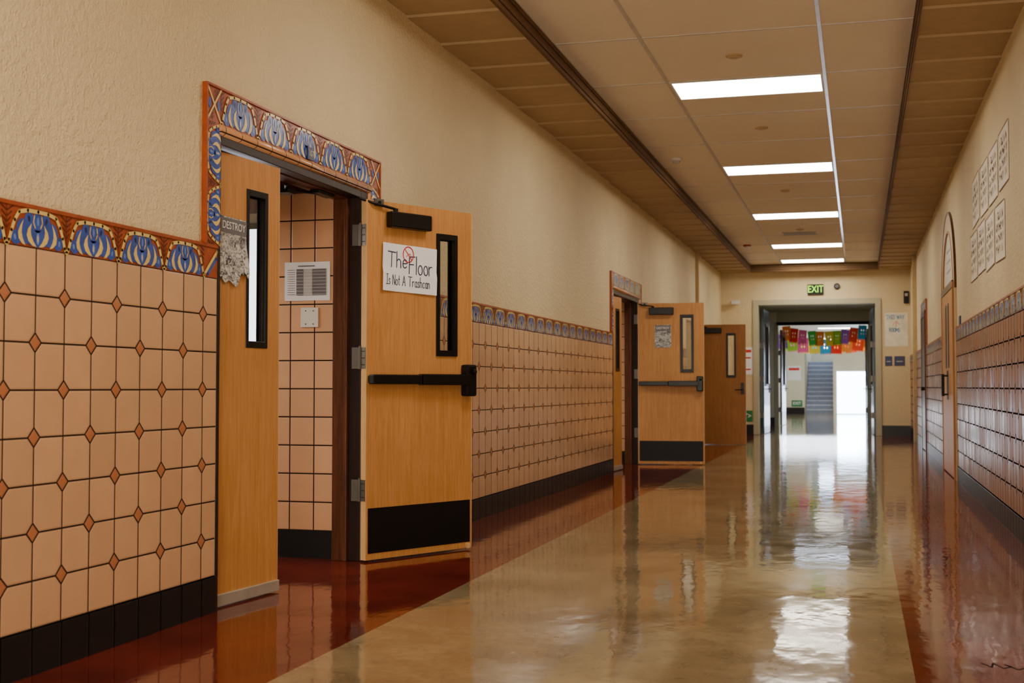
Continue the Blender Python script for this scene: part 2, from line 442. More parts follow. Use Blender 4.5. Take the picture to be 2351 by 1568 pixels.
def surround(wx, sg, y0, y1, z_in=2.25, wl=.16, wr=.16):
    w = .16; mb = MB(); X = sorted((wx, wx+sg*.018))
    zt = z_in+w
    mb.box(*X, y0-wl, y0, BB, zt, 'rust'); mb.box(*X, y1, y1+wr, BB, zt, 'rust'); mb.box(*X, y0, y1, z_in, zt, 'rust')
    Xo = sorted((wx, wx+sg*.026)); e = .010
    mb.box(*Xo, y0-wl-e, y0-wl, BB, zt+e, 'rust'); mb.box(*Xo, y1+wr, y1+wr+e, BB, zt+e, 'rust'); mb.box(*Xo, y0-wl, y1+wr, zt, zt+e, 'rust')
    P = lambda s_, t, o: (wx+sg*(.0185+o), s_, t)
    n = 5 if y1-y0 > 1.5 else 3; L = (y1-y0)/n
    for i in range(n): motif(mb, P, y0+i*L, L, z_in, w)
    corner(mb, P, y0-wl, wl, z_in, w); corner(mb, P, y1, wr, z_in, w)
    hv = (z_in-BB)/2
    Pl = lambda s_, t, o: (wx+sg*(.0185+o), y0-t, s_)
    Pr = lambda s_, t, o: (wx+sg*(.0185+o), y1+t, s_)
    for i in range(2):
        motif(mb, Pl, BB+i*hv, hv, 0, wl); motif(mb, Pr, BB+i*hv, hv, 0, wr)
    mb.obj(tname(), kind='structure', label='blue, yellow and rust tile surround framing a doorway', category='door surround')

for i, d in enumerate(D):
    surround(XL, 1, 5.265+d, 7.135+d, wl=.13, wr=.145)
    mb = MB()
    mb.cyl((XL+.008, 5.25+d, 2.225), (XL+.008, 7.12+d, 2.225), .028, 'peach', 12)
    mb.cyl((XL+.004, 7.118+d, .0), (XL+.004, 7.118+d, 2.235), .022, 'peach', 12)
    mb.obj(tname(), kind='structure', smooth=True, label='rounded peach edge tiles inside the door surround', category='tile edging')
    mb = MB()
    for (x0, x1, s0, kk) in [(-3.03, -2.93, .0, 'brown'), (-2.93, -2.855, .014, 'frame_shadow')]:
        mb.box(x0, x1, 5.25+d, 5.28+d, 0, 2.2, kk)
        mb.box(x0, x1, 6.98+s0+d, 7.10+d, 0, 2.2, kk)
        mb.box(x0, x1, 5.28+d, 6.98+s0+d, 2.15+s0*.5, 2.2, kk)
    mb.box(-2.95, -2.93, 6.96+d, 6.98+d, 0, 2.15, 'brown')
    mb.obj(tname(), kind='structure', bevel=.003, label='dark stained wooden door frame with shadow painted on its front part', category='door frame')

for i, d in enumerate(D):
    mb = MB()
    mb.box(-3.52, -3.03, 7.05+d, 7.25+d, .165, 2.21, 'tile_vest'); mb.box(-3.52, -3.03, 7.044+d, 7.25+d, 0, .165, 'black_base')
    mb.obj('wall_recess_%s' % 'ab'[i], kind='structure', label='peach tiled side wall inside the doorway recess', category='wall')
    mb = MB(); mb.box(-5.6, XL-.2, 4.4+d, 7.8+d, 2.21, 2.4, 'redceil')
    mb.obj('ceiling_recess_%s' % 'ab'[i], kind='structure', label='red brown soffit inside the doorway', category='ceiling')
    mb = MB()
    mb.box(-5.6, -5.4, 4.4+d, 7.8+d, 0, 2.21, 'plaster_far'); mb.box(-5.4, XL-.2, 4.2+d, 4.4+d, 0, 2.4, 'plaster_far')
    mb.box(-5.6, XL-.2, 7.8+d, 8.0+d, 0, 2.4, 'plaster_far')
    mb.obj('wall_room_%s' % 'ab'[i], kind='structure', label='pale plaster walls of the room behind the doors', category='wall')
    mb = MB(); mb.box(-4.6, -3.90, 7.78+d, 7.8+d, 1.0, 2.1, 'day2')
    mb.box(-4.64, -4.6, 7.76+d, 7.8+d, .96, 2.14, 'dark'); mb.box(-3.90, -3.86, 7.76+d, 7.8+d, .96, 2.14, 'dark')
    mb.box(-4.64, -3.86, 7.76+d, 7.8+d, 2.1, 2.14, 'dark'); mb.box(-4.64, -3.86, 7.76+d, 7.8+d, .96, 1.0, 'dark')
    mb.obj('window_%d' % (i+2), kind='structure', label='bright daylit window in the room behind', category='window')
mb = MB(); mb.box(-4.2, XL-.2, 21.4, 21.6, 0, 2.5, 'plaster_far'); mb.box(-4.2, XL-.2, 22.9, 23.1, 0, 2.5, 'plaster_far')
mb.box(-4.2, -4.0, 21.6, 22.9, 0, 2.5, 'plaster_far'); mb.box(-4.0, XL-.2, 21.6, 22.9, 2.4, 2.5, 'plaster_far')
mb.obj('wall_room_c', kind='structure', label='pale plaster walls behind a single door', category='wall')

# ------------------------------------------------------------------ ceiling
mb = MB()
XA, XB, YC = -2.22, .41, 27.15
mb.box(XA-.02, XB+.02, -3, YC, ZC, ZC+.1, 'ceil')
g0 = 10.63
y = g0-.706*20
while y < YE:
    a, b = max(y, -3), min(y+.706, YE)
    if b-a > .05:
        for (x0, x1) in ((XL, XA), (XB, XR)):
            i = len(mb.v)
            mb.v += [(x0, a+.005, ZS-.006), (x1, a+.005, ZS-.006), (x1, b-.005, ZS+.010), (x0, b-.005, ZS+.010),
                     (x0, a+.005, ZC), (x1, a+.005, ZC), (x1, b-.005, ZC), (x0, b-.005, ZC)]
            for f in [(0,1,2,3),(4,7,6,5),(0,4,5,1),(1,5,6,2),(2,6,7,3),(3,7,4,0)]:
                mb.f.append(tuple(i+q for q in f)); mb.mi.append(mb.m('panel'))
    y += .706
mb.box(XA, XB, YC, YE, ZS, ZC, 'panel')
mb.box(XL-.2, XR+.2, -3, YE, ZC+.1, ZC+.12, 'dark')
mb.obj('ceiling', kind='structure', label='beige suspended tile ceiling with darker side panels', category='ceiling')
mb = MB()
for j in range(4):
    z0 = ZS-.02+j*.04; o = .02 if j % 2 else .012
    mb.box(XA, XA+o+.014-.004*j, -3, YC, z0, z0+.032, 'trimb'); mb.box(XB-o, XB, -3, YC, z0, z0+.032, 'trimb')
    mb.box(XA, XB, YC-o, YC, z0, z0+.032, 'trimb')
mb.obj(tname(), kind='structure', bevel=.003, label='ribbed brown moulding around the raised ceiling', category='moulding')
RX = (-1.55, -.254)
mb = MB()
for x, key in ((RX[0], 'rail'), (RX[1], 'rail_sheen')):
    mb.box(x-.013, x+.013, -3, YC-.03, ZC-.008, ZC, key)
y = g0-1.412*9
while y < YC:
    if y > -3: mb.box(XA+.03, XB-.02, y-.009, y+.009, ZC-.006, ZC, 'rail')
    y += 1.412
LY = [g0-4.235*3, g0-4.235*2, g0-4.235, g0, g0+4.235, g0+8.47, g0+12.705, 26.2]
for y in LY: mb.box(RX[0]+.013, RX[1]-.013, y+.655, y+.675, ZC-.006, ZC, 'rail')
mb.obj(tname(), kind='structure', label='metal ceiling grid rails', category='ceiling grid')
def fixture():
    r = empty('ceiling_light', Matrix.Translation((RX[0]+.013, LY[0], ZC)), label='recessed rectangular fluorescent ceiling light, switched on', category='ceiling light', group='corridor ceiling lights')
    W, L = RX[1]-RX[0]-.026, .655
    h = MB(); t = .02
    h.box(0, W, .01, .01+t, -.012, 0, 'white'); h.box(0, W, L-t, L, -.012, 0, 'white')
    h.box(0, t, .01+t, L-t, -.012, 0, 'white'); h.box(W-t, W, .01+t, L-t, -.012, 0, 'white')
    h.obj('housing', r, bevel=.002)
    d = MB(); d.box(t, W-t, .01+t, L-t, -.008, -.001, 'light'); d.obj('diffuser', r)
    return r
fx = fixture()
for y in LY[1:]: clone(fx, Matrix.Translation((RX[0]+.013, y, ZC)))
clone(fx, Matrix.Translation((-1.4, 40.5, 3.1)), group='far hall ceiling lights')
clone(fx, Matrix.Translation((-1.4, 45.5, 3.1)), group='far hall ceiling lights')  # second hall fixture, added for more light in the far hall

def disc(name, x, y, r, h, key, label, cat, key2=None):
    m = MB(); m.cyl((0,0,0), (0,0,-h*.5), r, key, 24); m.cyl((0,0,-h*.5), (0,0,-h), r*.8, key2 or key, 24, r*.6)
    m.obj(name, mw=Matrix.Translation((x, y, ZC-.001)), label=label, category=cat, bevel=.002)
for y in (9.9, 12.75, 16.95, 21.2): disc('sprinkler_cover', -.92, y, .065, .02, 'concrete', 'round beige sprinkler cover on the ceiling', 'sprinkler')
disc('smoke_detector', -1.98, 14.25, .065, .05, 'white', 'white round smoke detector on the ceiling', 'smoke detector', 'greyl')
disc('fire_alarm', -1.95, 23.3, .07, .06, 'redp', 'red ceiling fire alarm', 'fire alarm', 'white')
m = MB()
for j in range(6): m.box(-.25, .25, j*.05, j*.05+.03, -.02, 0, 'greyl')
m.box(-.28, .28, -.03, 0, -.015, 0, 'greyl'); m.box(-.28, .28, .28, .31, -.015, 0, 'greyl')
m.obj('air_vent', mw=Matrix.Translation((-.95, 21.6, ZC-.001)), label='slotted grey ceiling air vent', category='air vent')

# ------------------------------------------------------------------ doors
dn = [1]
def leaf(pivot, ang, W, win=None, closer=False, bar=False, kick=False, lever=False, hinge='steel', shoe=False, key='maple', H=2.14, label='', hz=(.42, 1.20, 1.93), both=False, fw=.028, fd=.012):
    name = 'door_%d' % dn[0]; dn[0] += 1
    r = empty(name, frame((pivot[0], pivot[1], 0), ang), kind='structure', label=label, category='door')
    T = -.045; z0 = .012
    p = MB(); e = .004
    if win:
        a, b, c, d = win
        for q in [(e, a, z0, H), (b, W-e, z0, H), (a, b, z0, c), (a, b, d, H)]: p.box(q[0], q[1], T, 0, q[2], q[3], key)
    else: p.box(e, W-e, T, 0, z0, H, key)
    ek = 'maple_e' if key.startswith('maple') else key
    p.box(0, e, T, 0, z0, H, ek); p.box(W-e, W, T, 0, z0, H, ek)
    p.obj('panel', r)
    if win:
        a, b, c, d = win; w = fw
        f = MB()
        for (y0, y1) in ((T-fd, T), (0, fd)):
            f.box(a-.005, a+w, y0, y1, c-.005, d+.005, 'black'); f.box(b-w, b+.005, y0, y1, c-.005, d+.005, 'black')
            f.box(a+w, b-w, y0, y1, c-.005, c+w+.01, 'black'); f.box(a+w, b-w, y0, y1, d-w-.01, d+.005, 'black')
        f.box(a, a+.006, T, 0, c, d, 'black'); f.box(b-.006, b, T, 0, c, d, 'black')
        f.obj('window_frame', r, bevel=.003)
        gl = MB(); gl.box(a+.007, b-.007, T/2-.002, T/2+.002, c+.003, d-.003, 'glass'); gl.obj('window_glass', r)
    if hinge:
        jd = Vector((math.cos(math.pi-ang), math.sin(math.pi-ang), 0))
        for z in hz:
            h = MB(); h.cyl((-.006, .006, z-.065), (-.006, .006, z+.065), .009, hinge, 12)
            h.cyl((-.006, .006, z+.065), (-.006, .006, z+.072), .006, hinge, 12)
            h.box(-.003, 0, T+.003, 0, z-.063, z+.063, hinge)
            a3 = Vector((-.006, .006, 0)); b3 = a3+jd*.05; nn = Vector((-jd.y, jd.x, 0))*.0015
            P = [a3-nn, b3-nn, b3+nn, a3+nn]
            i = len(h.v); h.v += [(q.x, q.y, z-.063) for q in P]+[(q.x, q.y, z+.063) for q in P]
            for fc in [(0,3,2,1),(4,5,6,7),(0,1,5,4),(1,2,6,5),(2,3,7,6),(3,0,4,7)]:
                h.f.append(tuple(i+q for q in fc)); h.mi.append(h.m(hinge))
            for sz in (-.04, 0, .04):
                for yy in (-.015, -.03): h.cyl((-.003, yy, z+sz), (-.0045, yy, z+sz), .004, 'black', 8)
            h.obj('hinge', r)
    if closer:
        c = MB(); c.box(.15, .475, T-.058, T, 1.985, 2.08, 'black'); c.obj('closer_body', r, bevel=.008)
        c = MB(); c.cyl((.20, T-.03, 2.08), (.20, T-.03, 2.10), .016, 'black')
        c.cyl((.20, T-.03, 2.097), (.06, T-.02, 2.115), .008, 'black'); c.cyl((.06, T-.02, 2.115), (-.03, T+.03, 2.145), .008, 'black')
        c.obj('closer_arm', r)
        c = MB(); c.box(.055, .125, T-.012, T, 2.105, 2.15, 'steel'); c.cyl((.09, T-.012, 2.128), (.09, T-.016, 2.128), .012, 'black'); c.obj('strike_bracket', r, bevel=.003)
    if bar:
        c = MB(); c.box(.012, .40, T-.058, T-.008, 1.045, 1.103, 'black'); c.box(.40, .80, T-.07, T-.008, 1.04, 1.108, 'black')
        c.box(.012, .05, T-.03, T, 1.05, 1.098, 'black'); c.obj('push_bar', r, bevel=.007)
        c = MB(); c.box(.77, .855, T-.066, T, .97, 1.17, 'black'); c.cyl((.82, T-.066, 1.125), (.82, T-.09, 1.125), .017, 'black', 18)
        c.obj('latch_case', r, bevel=.012)
        c = MB(); c.cyl((.855, T*.5, 1.12), (.885, T*.5, 1.12), .012, 'steel'); c.obj('latch_bolt', r)
    if kick:
        c = MB(); c.box(.018, W-.018, T-.003, T, .05, .315, 'kick')
        for j in range(9):
            for zz in (.06, .305): c.cyl((.03+j*(W-.06)/8, T-.003, zz), (.03+j*(W-.06)/8, T-.0045, zz), .003, 'black', 8)
        c.obj('kick_plate', r)
        c = MB(); c.box(W-.06, W-.035, T-.03, T, .012, .045, 'maple_e'); c.obj('door_stop', r, bevel=.004)
    if lever:
        c = MB(); sides = ((T, -1), (0, 1)) if both else ((T, -1),)
        for y0, s_ in sides:
            c.box(W-.09, W-.035, *sorted((y0, y0+s_*.012)), .9, 1.10, 'black')
            c.cyl((W-.062, y0, .98), (W-.062, y0+s_*.06, .98), .012, 'black'); c.cyl((W-.062, y0+s_*.055, .98), (W-.19, y0+s_*.055, .975), .010, 'black')
        c.obj('lever_handle', r, bevel=.003)
    if shoe:
        c = MB(); c.box(0, W, T-.012, .0, .008, .062, 'alu'); c.obj('door_sweep', r, bevel=.003)
    return r, frame((pivot[0], pivot[1], 0), ang)

WIN = (.563, .73, 1.225, 1.98)
d1, F1 = leaf((-2.84, 6.965), math.radians(61.5), .87, WIN, closer=True, bar=True, kick=True, label='light maple classroom door with black push bar, wide open', fw=.022)
d2, F2 = leaf((-2.945, 5.30), math.radians(83), .56, (.27, .445, 1.225, 1.99), hinge='black', shoe=True, label='narrow maple door leaf with slim window, nearly closed', fw=.018, fd=.005)
d3, F3 = leaf((-2.84, 16.685), math.radians(5.5), .87, WIN, closer=True, bar=True, kick=True, label='light maple door with black push bar and kick plate, open')
d4, F4 = leaf((-2.945, 5.30+9.72), math.radians(86), .56, (.27, .445, 1.225, 1.99), hinge='black', shoe=True, label='narrow maple door leaf with slim window, nearly closed', fw=.016, fd=.005)
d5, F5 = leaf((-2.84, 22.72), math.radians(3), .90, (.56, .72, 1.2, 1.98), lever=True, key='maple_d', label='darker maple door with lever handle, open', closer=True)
WD = (.28, .87, 1.05, 2.40)
d6, _ = leaf((-2.04, 27.95), math.radians(88), 1.15, WD, key='olivem', lever=True, hinge='steel', H=2.72, label='tall grey glazed corridor door held open')
d7, _ = leaf((.29, 27.95), math.radians(92), 1.15, WD, key='olivem', lever=True, both=True, hinge='steel', H=2.72, label='tall grey glazed corridor door held open')
d8, _ = leaf((-2.03, 34.35), math.radians(88), 1.1, WD, key='olivem', lever=True, hinge='steel', H=2.55, label='tall grey glazed corridor door held open')
d9, _ = leaf((.20, 34.35), math.radians(92), 1.1, WD, key='olivem', lever=True, both=True, hinge='steel', H=2.55, label='tall grey glazed corridor door held open')
m = MB(); m.box(-.03, .03, -.42, -.2, -.02, 0, 'black'); m.cyl((0, -.35, -.012), (-.09, -.62, -.03), .009, 'black'); m.cyl((-.09, -.62, -.03), (-.02, -.75, -.02), .009, 'black'); m.box(-.12, -.05, -.66, -.56, -.05, -.015, 'black')
m.obj('door_holder', mw=Matrix.Translation((-2.97, 7.0, 2.15)), bevel=.003, label='black overhead door holder arm under door frame', category='door hardware')

# right wall arched double door
yc = 15.75; hw = .93
mb = MB()
def Pw(s_, t, o): return (XR-o, s_, t)
def ring(mb, r0, r1, o, key, n=24):
    for k in range(n):
        a, b = math.pi*k/n, math.pi*(k+1)/n
        q = [(yc+rr*math.cos(t), 2.12+rr*math.sin(t)*.86) for rr, t in ((r0, a), (r1, a), (r1, b), (r0, b))]
        mb.poly([Pw(x, z, o) for x, z in q], key)
        mb.poly([Pw(q[1][0], q[1][1], o), Pw(q[2][0], q[2][1], o), Pw(q[2][0], q[2][1], 0), Pw(q[1][0], q[1][1], 0)], key)
        mb.poly([Pw(q[0][0], q[0][1], o), Pw(q[3][0], q[3][1], o), Pw(q[3][0], q[3][1], 0), Pw(q[0][0], q[0][1], 0)], key)
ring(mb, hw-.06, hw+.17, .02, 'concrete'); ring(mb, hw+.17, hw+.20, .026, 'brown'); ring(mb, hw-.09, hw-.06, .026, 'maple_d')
mb.box(XR-.02, XR, yc-hw-.19, yc-hw-.05, 0, 2.12, 'concrete'); mb.box(XR-.02, XR, yc+hw+.05, yc+hw+.19, 0, 2.12, 'concrete')
mb.obj(tname(), kind='structure', label='arched plaster and wood surround over double door', category='door surround')
mb = MB()
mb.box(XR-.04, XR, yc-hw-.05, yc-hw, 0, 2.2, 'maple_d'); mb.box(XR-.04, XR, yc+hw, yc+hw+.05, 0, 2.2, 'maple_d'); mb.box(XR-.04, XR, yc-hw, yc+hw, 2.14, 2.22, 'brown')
mb.poly([Pw(yc+(hw-.08)*math.cos(math.pi*k/20), 2.2+(hw-.18)*.86*math.sin(math.pi*k/20), .008) for k in range(21)], 'plaster_far')
for zz in (2.38, 2.5, 2.62): mb.box(XR-.011, XR-.008, yc-.3, yc+.3, zz, zz+.025, 'greyl')
mb.obj(tname(), kind='structure', label='wood door frame with arched pale transom panel', category='door frame')
for k, (a, b) in enumerate(((yc+hw-.005, yc+.003), (yc-.003, yc-hw+.005))):
    r = empty('door_%d' % dn[0], frame((XR-.002, max(a, b), 0), FR), kind='structure', label='closed maple door with black pull handle under arch', category='door'); dn[0] += 1
    W = abs(a-b)
    p = MB(); p.box(0, W, -.03, 0, .012, 2.135, 'maple'); p.obj('panel', r, bevel=.003)
    hx = W-.08 if k == 0 else .08
    h = MB(); h.box(hx-.03, hx+.03, -.036, -.03, .88, 1.22, 'black'); h.cyl((hx, -.085, .92), (hx, -.085, 1.18), .012, 'black'); h.cyl((hx, -.03, .94), (hx, -.085, .94), .01, 'black'); h.cyl((hx, -.03, 1.16), (hx, -.085, 1.16), .01, 'black')
    h.obj('pull_handle', r)
    wx = W-.27 if k == 0 else .12
    w = MB(); w.box(wx, wx+.16, -.036, -.03, 1.25, 2.0, 'black'); w.box(wx+.025, wx+.135, -.038, -.036, 1.28, 1.97, 'grey'); w.obj('window_panel', r)
surround(XR, -1, 21.0, 22.2)
mb = MB(); mb.box(XR-.04, XR, 21.0, 21.07, 0, 2.25, 'brown'); mb.box(XR-.04, XR, 22.13, 22.2, 0, 2.25, 'brown'); mb.box(XR-.04, XR, 21.07, 22.13, 2.15, 2.25, 'brown')
mb.box(XR-.02, XR, 20.75, 21.0, 0, BB, 'tile_right'); mb.box(XR-.02, XR, 22.2, 22.45, 0, BB, 'tile_right')
mb.obj(tname(), kind='structure', label='brown wooden door frame', category='door frame')
r = empty('door_%d' % dn[0], frame((XR-.002, 22.12, 0), FR), kind='structure', label='closed reddish brown wooden door', category='door'); dn[0] += 1
p = MB(); p.box(0, 1.04, -.03, 0, .012, 2.145, 'brown'); p.obj('panel', r, bevel=.003)
h = MB(); h.cyl((.95, -.03, 1.0), (.95, -.09, 1.0), .03, 'black'); h.obj('door_knob', r)
mb = MB(); mb.box(XL, XL+.06, 23.1, 23.18, 1.72, ZS-.005, 'concrete'); mb.obj(tname(), kind='structure', bevel=.004, label='painted vertical pipe cover on wall', category='pipe cover')
mb = MB(); mb.box(XR-.07, XR, 24.6, 24.72, 0, ZS-.005, 'concrete'); mb.obj(tname(), kind='structure', bevel=.004, label='painted vertical pipe cover on wall', category='pipe cover')

# ------------------------------------------------------------------ papers & signs
def paper(name, F, cx, cz, w, h, key='paper', y=-.002, tilt=0, warp=None, label='', cat='sign', nx=8, torn=False, group=None):
    warp = warp or (lambda x, z: 0)
    mb = MB(); nz = nx
    for i in range(nx):
        for j in range(nz):
            q = []
            for (a, b) in ((i, j), (i+1, j), (i+1, j+1), (i, j+1)):
                x = -w/2+w*a/nx; z = -h/2+h*b/nz
                if torn and b == 0: z += [0, .01, -.02, .0, -.015, -.03, .03, .05, .02][a]
                if torn and a == nx: x += [0, .012, .015, .01, .0, -.008, -.012, -.01, -.016][b]
                q.append((x, warp(x, z), z))
            mb.poly(q, key)
    return mb.obj(name, mw=F @ Matrix.Translation((cx, y, cz)) @ Matrix.Rotation(tilt, 4, 'Y'), smooth=True, label=label, category=cat, group=group)

T = -.045
wp = lambda x, z: -.004-.010*(x/.22)**2*(1 if z < 0 else .3) - .003*math.sin(x*18)
o = paper('paper_sign', F1, .335, 1.745, .44, .288, y=T-.003, tilt=math.radians(1.5), warp=wp, label='white handwritten paper sign about trash taped to door')
l = MB(); PL = lambda x, z, off: (x, wp(x, z)-.0015, z)
hand(l, 'The', -.178, .002, .092, .0064, 'ink', PL, gap=.12, sx=.82)
hand(l, 'Floor', -.005, -.028, .104, .0064, 'ink', PL, gap=.13, sx=.66)
hand(l, 'Is Not A Trashcan', -.192, -.104, .060, .0046, 'ink', PL, gap=.14, slope=-.005, sx=.565)
l.obj('lettering', o)
l = MB(); l.ribbon(arc(-.015, .088, .040, .047, 0, 360, 26), .007, PL, 'redink'); l.ribbon([(-.043, .12), (.013, .056)], .006, PL, 'redink')
l.ribbon([(-.030, .075), (-.005, .095), (.005, .085)], .004, PL, 'redink'); l.obj('prohibition_symbol', o)

def destroy(F, cx, cz, w, h, tilt, warp, torn):
    o = paper('poster', F, cx, cz, w, h, 'poster', y=T-.004, tilt=tilt, warp=warp, label='grey printed poster headed DESTROY taped to door' + (', torn lower corner' if torn else ''), cat='poster', torn=torn)
    l = MB(); PP = lambda x, z, off: (x, warp(x, z)-.001-off, z)
    n = 8
    for i in range(n):
        x0, x1 = -w*.46+w*.92*i/n, -w*.46+w*.92*(i+1)/n
        l.poly([PP(x0, h*.24, 0), PP(x1, h*.24, 0), PP(x1, h*.48, 0), PP(x0, h*.48, 0)], 'grey')
    font(l, 'DESTROY', w*.215, 0, h*.36, 'pale', y=-.0030, bold=.0003, sx=.86, warp=warp)
    l.obj('headline', o)
    return o
wpp = lambda x, z: -.004-.012*max(0, (-z-.02))*8*max(0, x+.05)*6
destroy(F2, .145, 1.685, .235, .30, math.radians(1.5), wpp, True)
destroy(F3, .33, 1.70, .215, .30, 0, lambda x, z: -.002, False)
o = paper('notice_sheet', frame((-3.226, 7.048, 1.67)), 0, 0, .298, .235, label='white printed schedule table sheet on tile wall', cat='notice')
l = MB()
l.box(-.07, -.025, -.004, -.003, -.085, .075, 'grey'); l.box(-.02, .03, -.004, -.003, -.085, .075, 'greyl'); l.box(.035, .125, -.004, -.003, -.085, .075, 'grey')
for j in range(12): l.box(-.13, -.08, -.004, -.003, -.08+j*.0135, -.078+j*.0135, 'grey')
for j in range(8): l.box(-.07, .125, -.0045, -.004, -.08+j*.02, -.0785+j*.02, 'paper')
l.box(-.06, .05, -.004, -.003, .09, .096, 'grey'); l.obj('printed_table', o)
r = empty('light_switch', frame((-3.208, 7.048, 1.45)), label='steel double switch plate on peach tile', category='light switch')
m = MB(); m.box(-.058, .058, -.007, 0, -.06, .06, 'white'); m.obj('plate', r, bevel=.003)
for x in (-.025, .025):
    for z in (-.04, .04):
        m = MB(); m.cyl((x, -.007, z), (x, -.009, z), .004, 'steel', 10); m.obj('screw', r)
r = MB(); r.box(-.04, .04, -.006, 0, -.035, .035, 'navy')
o = r.obj('room_number_plaque', mw=frame((XL+.026, 6.24, 2.285), FL), bevel=.002, label='small blue room number plaque reading 107', category='room sign')
l = MB(); font(l, '107', .045, 0, 0, 'pale', y=-.008); l.obj('number', o)
def sheet():
    o = paper('notice_sheet', frame((XR-.001, 9.85, 2.72), FR), 0, 0, .66, .43, 'sheet', y=0, label='pale glossy sheet with brown lettering on stucco', cat='notice', group='lettered sheets on the wall', warp=lambda x, z: -.002)
    l = MB(); rr = random.Random(5)
    PP = lambda x, z, off: (x, -.0055, z)
    for row in range(4):
        x = -.25; z = .13-row*.085
        while x < .22:
            wl = rr.choice([.03, .04, .045]); hh = .052
            for _ in range(2):
                a = (x+rr.choice([0, wl]), z+rr.choice([0, hh/2, hh])-hh/2); b = (x+rr.choice([0, wl]), z+rr.choice([0, hh/2, hh])-hh/2)
                if a != b: l.ribbon([a, b], .011, PP, 'inkb')
            l.ribbon([(x, z-hh/2), (x, z+hh/2)], .011, PP, 'inkb')
            x += wl+.030 + (.04 if rr.random() < .2 else 0)
    l.obj('printed_text', o)
    l = MB(); l.ribbon([(-.33, -.215), (.33, -.215), (.33, .215), (-.33, .215), (-.33, -.215)], .006, PP, 'trimb'); l.obj('border', o)
    return o
s0 = sheet()
for row, (zc, ys) in enumerate(((2.72, (9.85, 10.6, 11.35, 12.15)), (2.22, (10.15, 10.9, 11.65, 12.4)))):
    for y in ys:
        if row == 0 and y == 9.85: continue
        clone(s0, frame((XR-.001, y, zc+random.uniform(-.02, .02)), FR, random.uniform(-.04, .04)))
m = MB(); m.box(-.09, .09, -.012, 0, -.12, .12, 'navy'); o = m.obj('room_sign', mw=frame((XR-.001, 14.15, 1.66), FR), bevel=.003, label='dark blue room sign on wall beside arched door', category='sign')
l = MB(); l.box(-.05, .05, -.014, -.012, .0, .02, 'pale'); l.obj('lettering', o)

r = empty('exit_sign', frame((-.88, YE, 3.10)), label='black exit sign with glowing green letters', category='exit sign')
m = MB(); m.box(-.165, .165, -.05, 0, -.11, .11, 'black'); m.obj('housing', r, bevel=.006)
l = MB(); font(l, 'EXIT', .21, 0, 0, 'green', y=-.052, bold=.0, sx=.76); l.obj('lettering', r)
m = MB(); m.cyl((0, 0, 0), (0, -.04, 0), .065, 'black', 24); m.cyl((0, -.04, 0), (0, -.05, 0), .04, 'grey', 20)
m.obj('wall_speaker', mw=frame((-.44, YE, 3.16)), bevel=.004, label='small round black wall speaker', category='speaker')
r = empty('security_camera', frame((-2.6, YE, 2.85)), label='white security camera on cream wall', category='security camera')
m = MB(); m.cyl((0,0,0), (0,-.02,0), .05, 'white', 20); m.cyl((0,-.02,0), (0,-.1,-.01), .015, 'white'); m.obj('mount', r)
m = MB(); m.box(-.05, .13, -.16, -.08, -.045, .04, 'white'); m.cyl((-.05, -.12, 0), (-.062, -.12, 0), .03, 'black', 18); m.obj('body', r, bevel=.01)
r = empty('fire_strobe', frame((.96, YE, 2.9)), label='black wall mounted alarm strobe', category='fire alarm')
m = MB(); m.box(-.05, .05, -.06, 0, -.13, .13, 'black'); m.obj('body', r, bevel=.006)
m = MB(); m.box(-.03, .03, -.085, -.06, .02, .08, 'greyl'); m.obj('lens', r, bevel=.004)
o = paper('poster', frame((.755, YE, 2.23)), 0, 0, .46, .70, 'pposter', y=-.001, label='handwritten directions poster on cream wall', cat='poster')
l = MB(); PP = lambda x, z, off: (x, -.002, z)
M['teal'] = mat('blue_marker', C(96, 154, 196), .7); M['pinkm'] = mat('pink_marker', C(226, 170, 150), .7)
hand(l, 'THIS WAY', -.2, .22, .080, .012, 'teal', PP, gap=.12, sx=.8)
l.ribbon([(0, .06), (0, .17)], .016, PP, 'pinkm'); l.ribbon([(-.06, .11), (0, .17), (.06, .11)], .012, PP, 'pinkm')
hand(l, 'ROOMS', -.14, -.05, .080, .012, 'teal', PP, gap=.12, sx=.75)
l.obj('lettering', o)
for cx, w in ((.595, .14), (.815, .21)):
    m = MB(); m.box(-w/2, w/2, -.01, 0, -.1, .1, 'navy'); o = m.obj('room_sign', mw=frame((cx, YE, 1.57)), bevel=.003, label='small navy blue room sign on cream wall', category='sign')
    l = MB(); l.box(-w*.3, w*.3, -.012, -.01, -.02, .0, 'greyl'); l.obj('lettering', o)
o = paper('poster', frame((-2.33, YE, 1.59)), 0, 0, .24, .58, 'paper', y=-.001, label='white safety poster with red blocks', cat='poster')
for bb in ((-.09, .09, .18, .24), (-.06, .08, .05, .08), (-.06, .08, -.2, -.17)):
    l = MB(); l.box(bb[0], bb[1], -.003, -.002, bb[2], bb[3], 'redink'); l.obj('printed_block', o)
m = MB(); m.box(-.2, .2, -.008, 0, -.12, .12, 'greenp'); o = m.obj('exit_sign', mw=frame((-2.42, YE, .40)), label='low green exit sign with arrow', category='exit sign', bevel=.002)
l = MB(); font(l, 'EXIT>', .14, 0, 0, 'pale', y=-.010, bold=.003, sx=.95); l.obj('lettering', o)
l = MB(); PF = lambda x, z, off: (x, z, .0006)
l.ribbon([(.43, 5.04), (.46, 4.98), (.47, 5.05), (.50, 4.97), (.53, 5.01), (.51, 5.04), (.55, 4.96), (.57, 4.99)], .007, PF, 'dark')
l.obj('floor_scuff', label='small black scribbled scuff mark on the red floor', category='scuff mark')

